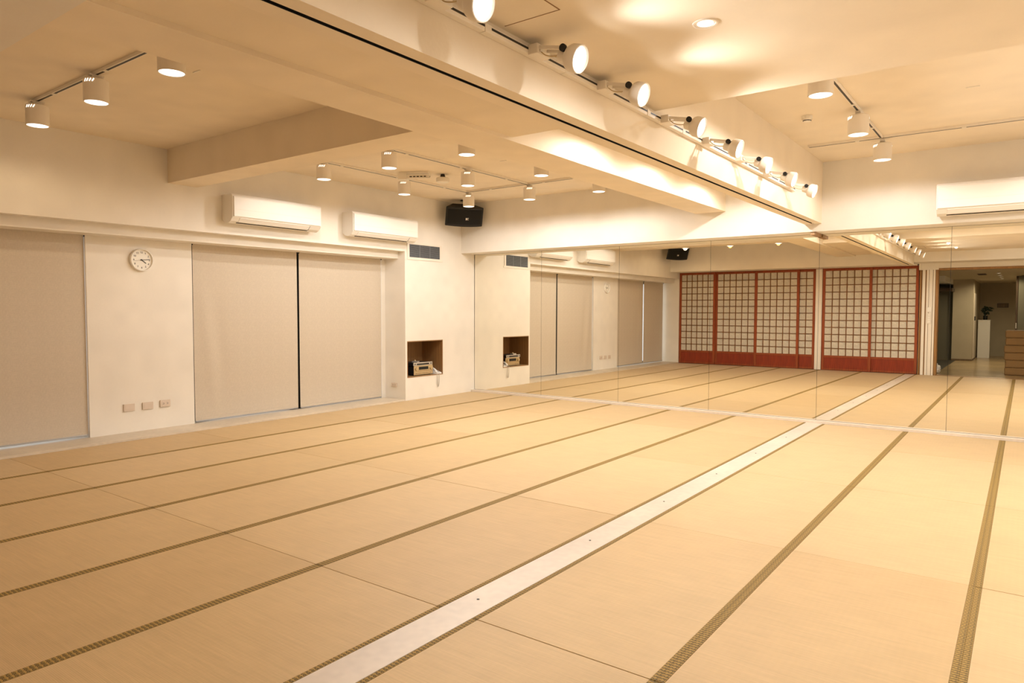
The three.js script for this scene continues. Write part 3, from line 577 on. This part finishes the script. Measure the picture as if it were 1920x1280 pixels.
{
  const t = thing('pedestal', 'tall narrow white pedestal carrying a dark plant in the corridor', 'pedestal', [6.45, 0, 16.85]);
  mesh('column', rb(-0.155, 0.155, 0, 1.15, -0.155, 0.155, 0.004, 1), M.white, t);
  mesh('top', rb(-0.16, 0.16, 1.15, 1.168, -0.16, 0.16, 0.003, 1), M.white, t);
  mesh('name_tag', rb(-0.13, -0.03, 1.115, 1.14, -0.158, -0.155, 0.001, 1), M.plasticMatt, t);
  const p = thing('potted_plant', 'dark leafy plant in a black pot on the white pedestal', 'plant', [6.47, 1.168, 16.85]);
  mesh('pot', new THREE.LatheGeometry([[0, 0], [0.05, 0], [0.056, 0.02], [0.06, 0.13], [0.052, 0.13], [0.048, 0.11], [0, 0.11]].map(([a, b]) => new THREE.Vector2(a, b)), 20), M.black, p);
  const stem = new THREE.CatmullRomCurve3([[0, 0.1, 0], [-0.02, 0.2, 0.01], [0.02, 0.3, 0]].map((q) => new THREE.Vector3(...q))); mesh('stem', new THREE.TubeGeometry(stem, 10, 0.007, 6), M.leaf, p);
  const lg = new THREE.SphereGeometry(1, 10, 6); lg.scale(0.028, 0.006, 0.065); lg.translate(0, 0, 0.05);
  for (let k = 0; k < 34; k++) { const l = mesh('leaf', lg, M.leaf, p); const h = rnd(); l.position.set((rnd() - 0.35) * 0.12 * (0.5 + h) + 0.03 * h, 0.2 + h * 0.2, (rnd() - 0.5) * 0.1); l.rotation.set((rnd() - 0.5) * 2, rnd() * 6.28, (rnd() - 0.5) * 1.5); }
  const q = thing('wall_plaque', 'plain brown plaque on the far corridor wall', 'plaque', [6.875, 1.625, 18.1], Math.PI);
  mesh('plate', rb(-0.148, 0.148, -0.068, 0.068, 0, 0.02, 0.004, 1), M.plaque, q);
  mesh('border', [bx(-0.148, 0.148, 0.058, 0.068, 0.019, 0.024), bx(-0.148, 0.148, -0.068, -0.058, 0.019, 0.024), bx(-0.148, -0.138, -0.058, 0.058, 0.019, 0.024), bx(0.138, 0.148, -0.058, 0.058, 0.019, 0.024)], M.darkWood, q);
  for (let k = 0; k < 6; k++) {
    const c = thing('floor_cushion', `square tan floor cushion, ${['lowest', 'second from the bottom', 'third from the bottom', 'third from the top', 'second from the top', 'topmost'][k]} of the stack of six by the doorway`, 'cushion', [7.43 + [0, 0.012, -0.004, -0.016, 0.008, 0.004][k], 0.0015 + k * 0.164, 10.0], 0.01 * (k % 3 - 1), 'stacked floor cushions');
    mesh('pad', new RoundedBoxGeometry(0.62, 0.163, 0.62, 4, 0.03).translate(0, 0.0815, 0), M.cushion, c);
    mesh('piping', new THREE.TubeGeometry(new THREE.CatmullRomCurve3([[-0.285, -0.285], [0.285, -0.285], [0.285, 0.285], [-0.285, 0.285]].flatMap(([a, b], i, arr) => { const [c2, d2] = arr[(i + 1) % 4]; return [0.02, 0.3, 0.6, 0.98].map((s) => new THREE.Vector3(a + (c2 - a) * s, 0.150, b + (d2 - b) * s)); }), true), 80, 0.005, 5, true), M.darkWood, c);
  }
  const r = thing('cloth_roll', 'red and orange patterned cloth roll standing beside the doorway jamb', 'cloth', [5.80, 0.006, 9.55]);
  const clothMap = tex(64, 128, 0.2, 0.4, (u, v) => { const n = vn(u * 8, v * 12, 8, 12, 95); return n > 0.62 ? [0.95, 0.6, 0.2] : n > 0.4 ? [0.75, 0.22, 0.06] : [0.5, 0.08, 0.04]; });
  const cp = []; for (let i = 0; i <= 24; i++) cp.push(new THREE.Vector2(0.05 + 0.012 * Math.sin(i * 1.7) + 0.01 * Math.sin(i * 0.6), 0.02 + i * 0.04)); cp.unshift(new THREE.Vector2(0, 0.0)); cp.push(new THREE.Vector2(0, 0.985));
  mesh('roll', new THREE.LatheGeometry(cp, 18), std(lin(1, 1, 1), 0.8, { map: clothMap }), r);
  mesh('tie', new THREE.TorusGeometry(0.056, 0.006, 6, 20).rotateX(Math.PI / 2), M.edgeWood, r).position.y = 0.55;
  const wb = thing('cloth_bundle', 'crumpled white cloth bundle on the dark matting beside the doorway', 'bundle', [5.875, 0.006, 9.36]);
  const sg = new THREE.IcosahedronGeometry(1, 5), sp = sg.attributes.position;
  for (let i = 0; i < sp.count; i++) { const x = sp.getX(i), y = sp.getY(i), z = sp.getZ(i), n = 1 + 0.12 * Math.sin(5 * x + 3 * z) * Math.cos(4 * y + 2 * z) + 0.05 * Math.sin(11 * y + 7 * x); sp.setXYZ(i, x * 0.085 * n, Math.max(-0.085, y * 0.105 * n) + 0.085, z * 0.12 * n); }
  sg.computeVertexNormals(); mesh('bundle', sg, M.white, wb);
  mesh('knot', new THREE.TorusGeometry(0.022, 0.012, 8, 16), M.white, wb).position.set(-0.01, 0.19, 0);
  for (const [k, z] of [11.4, 12.5, 13.5, 14.6].entries()) recessed(6.92, z, 2.327, { color: [1, 0.84, 0.58], power: 5.5 }, `small recessed corridor downlight, ${['first', 'second', 'third', 'fourth'][k]} from the doorway`);
  const v = thing('corridor_vent', 'small dark vent in the corridor ceiling', 'vent', [6.57, 2.335, 11.8]);
  mesh('frame', rb(-0.09, 0.09, -0.012, 0, -0.3, 0.3, 0.003, 1), M.plaque, v);
  for (let k = 0; k < 6; k++) mesh('slat', bx(-0.08, 0.08, -0.015, -0.011, -0.27 + k * 0.1, -0.22 + k * 0.1), M.darkWood, v);
}
renderer.render(scene, camera);
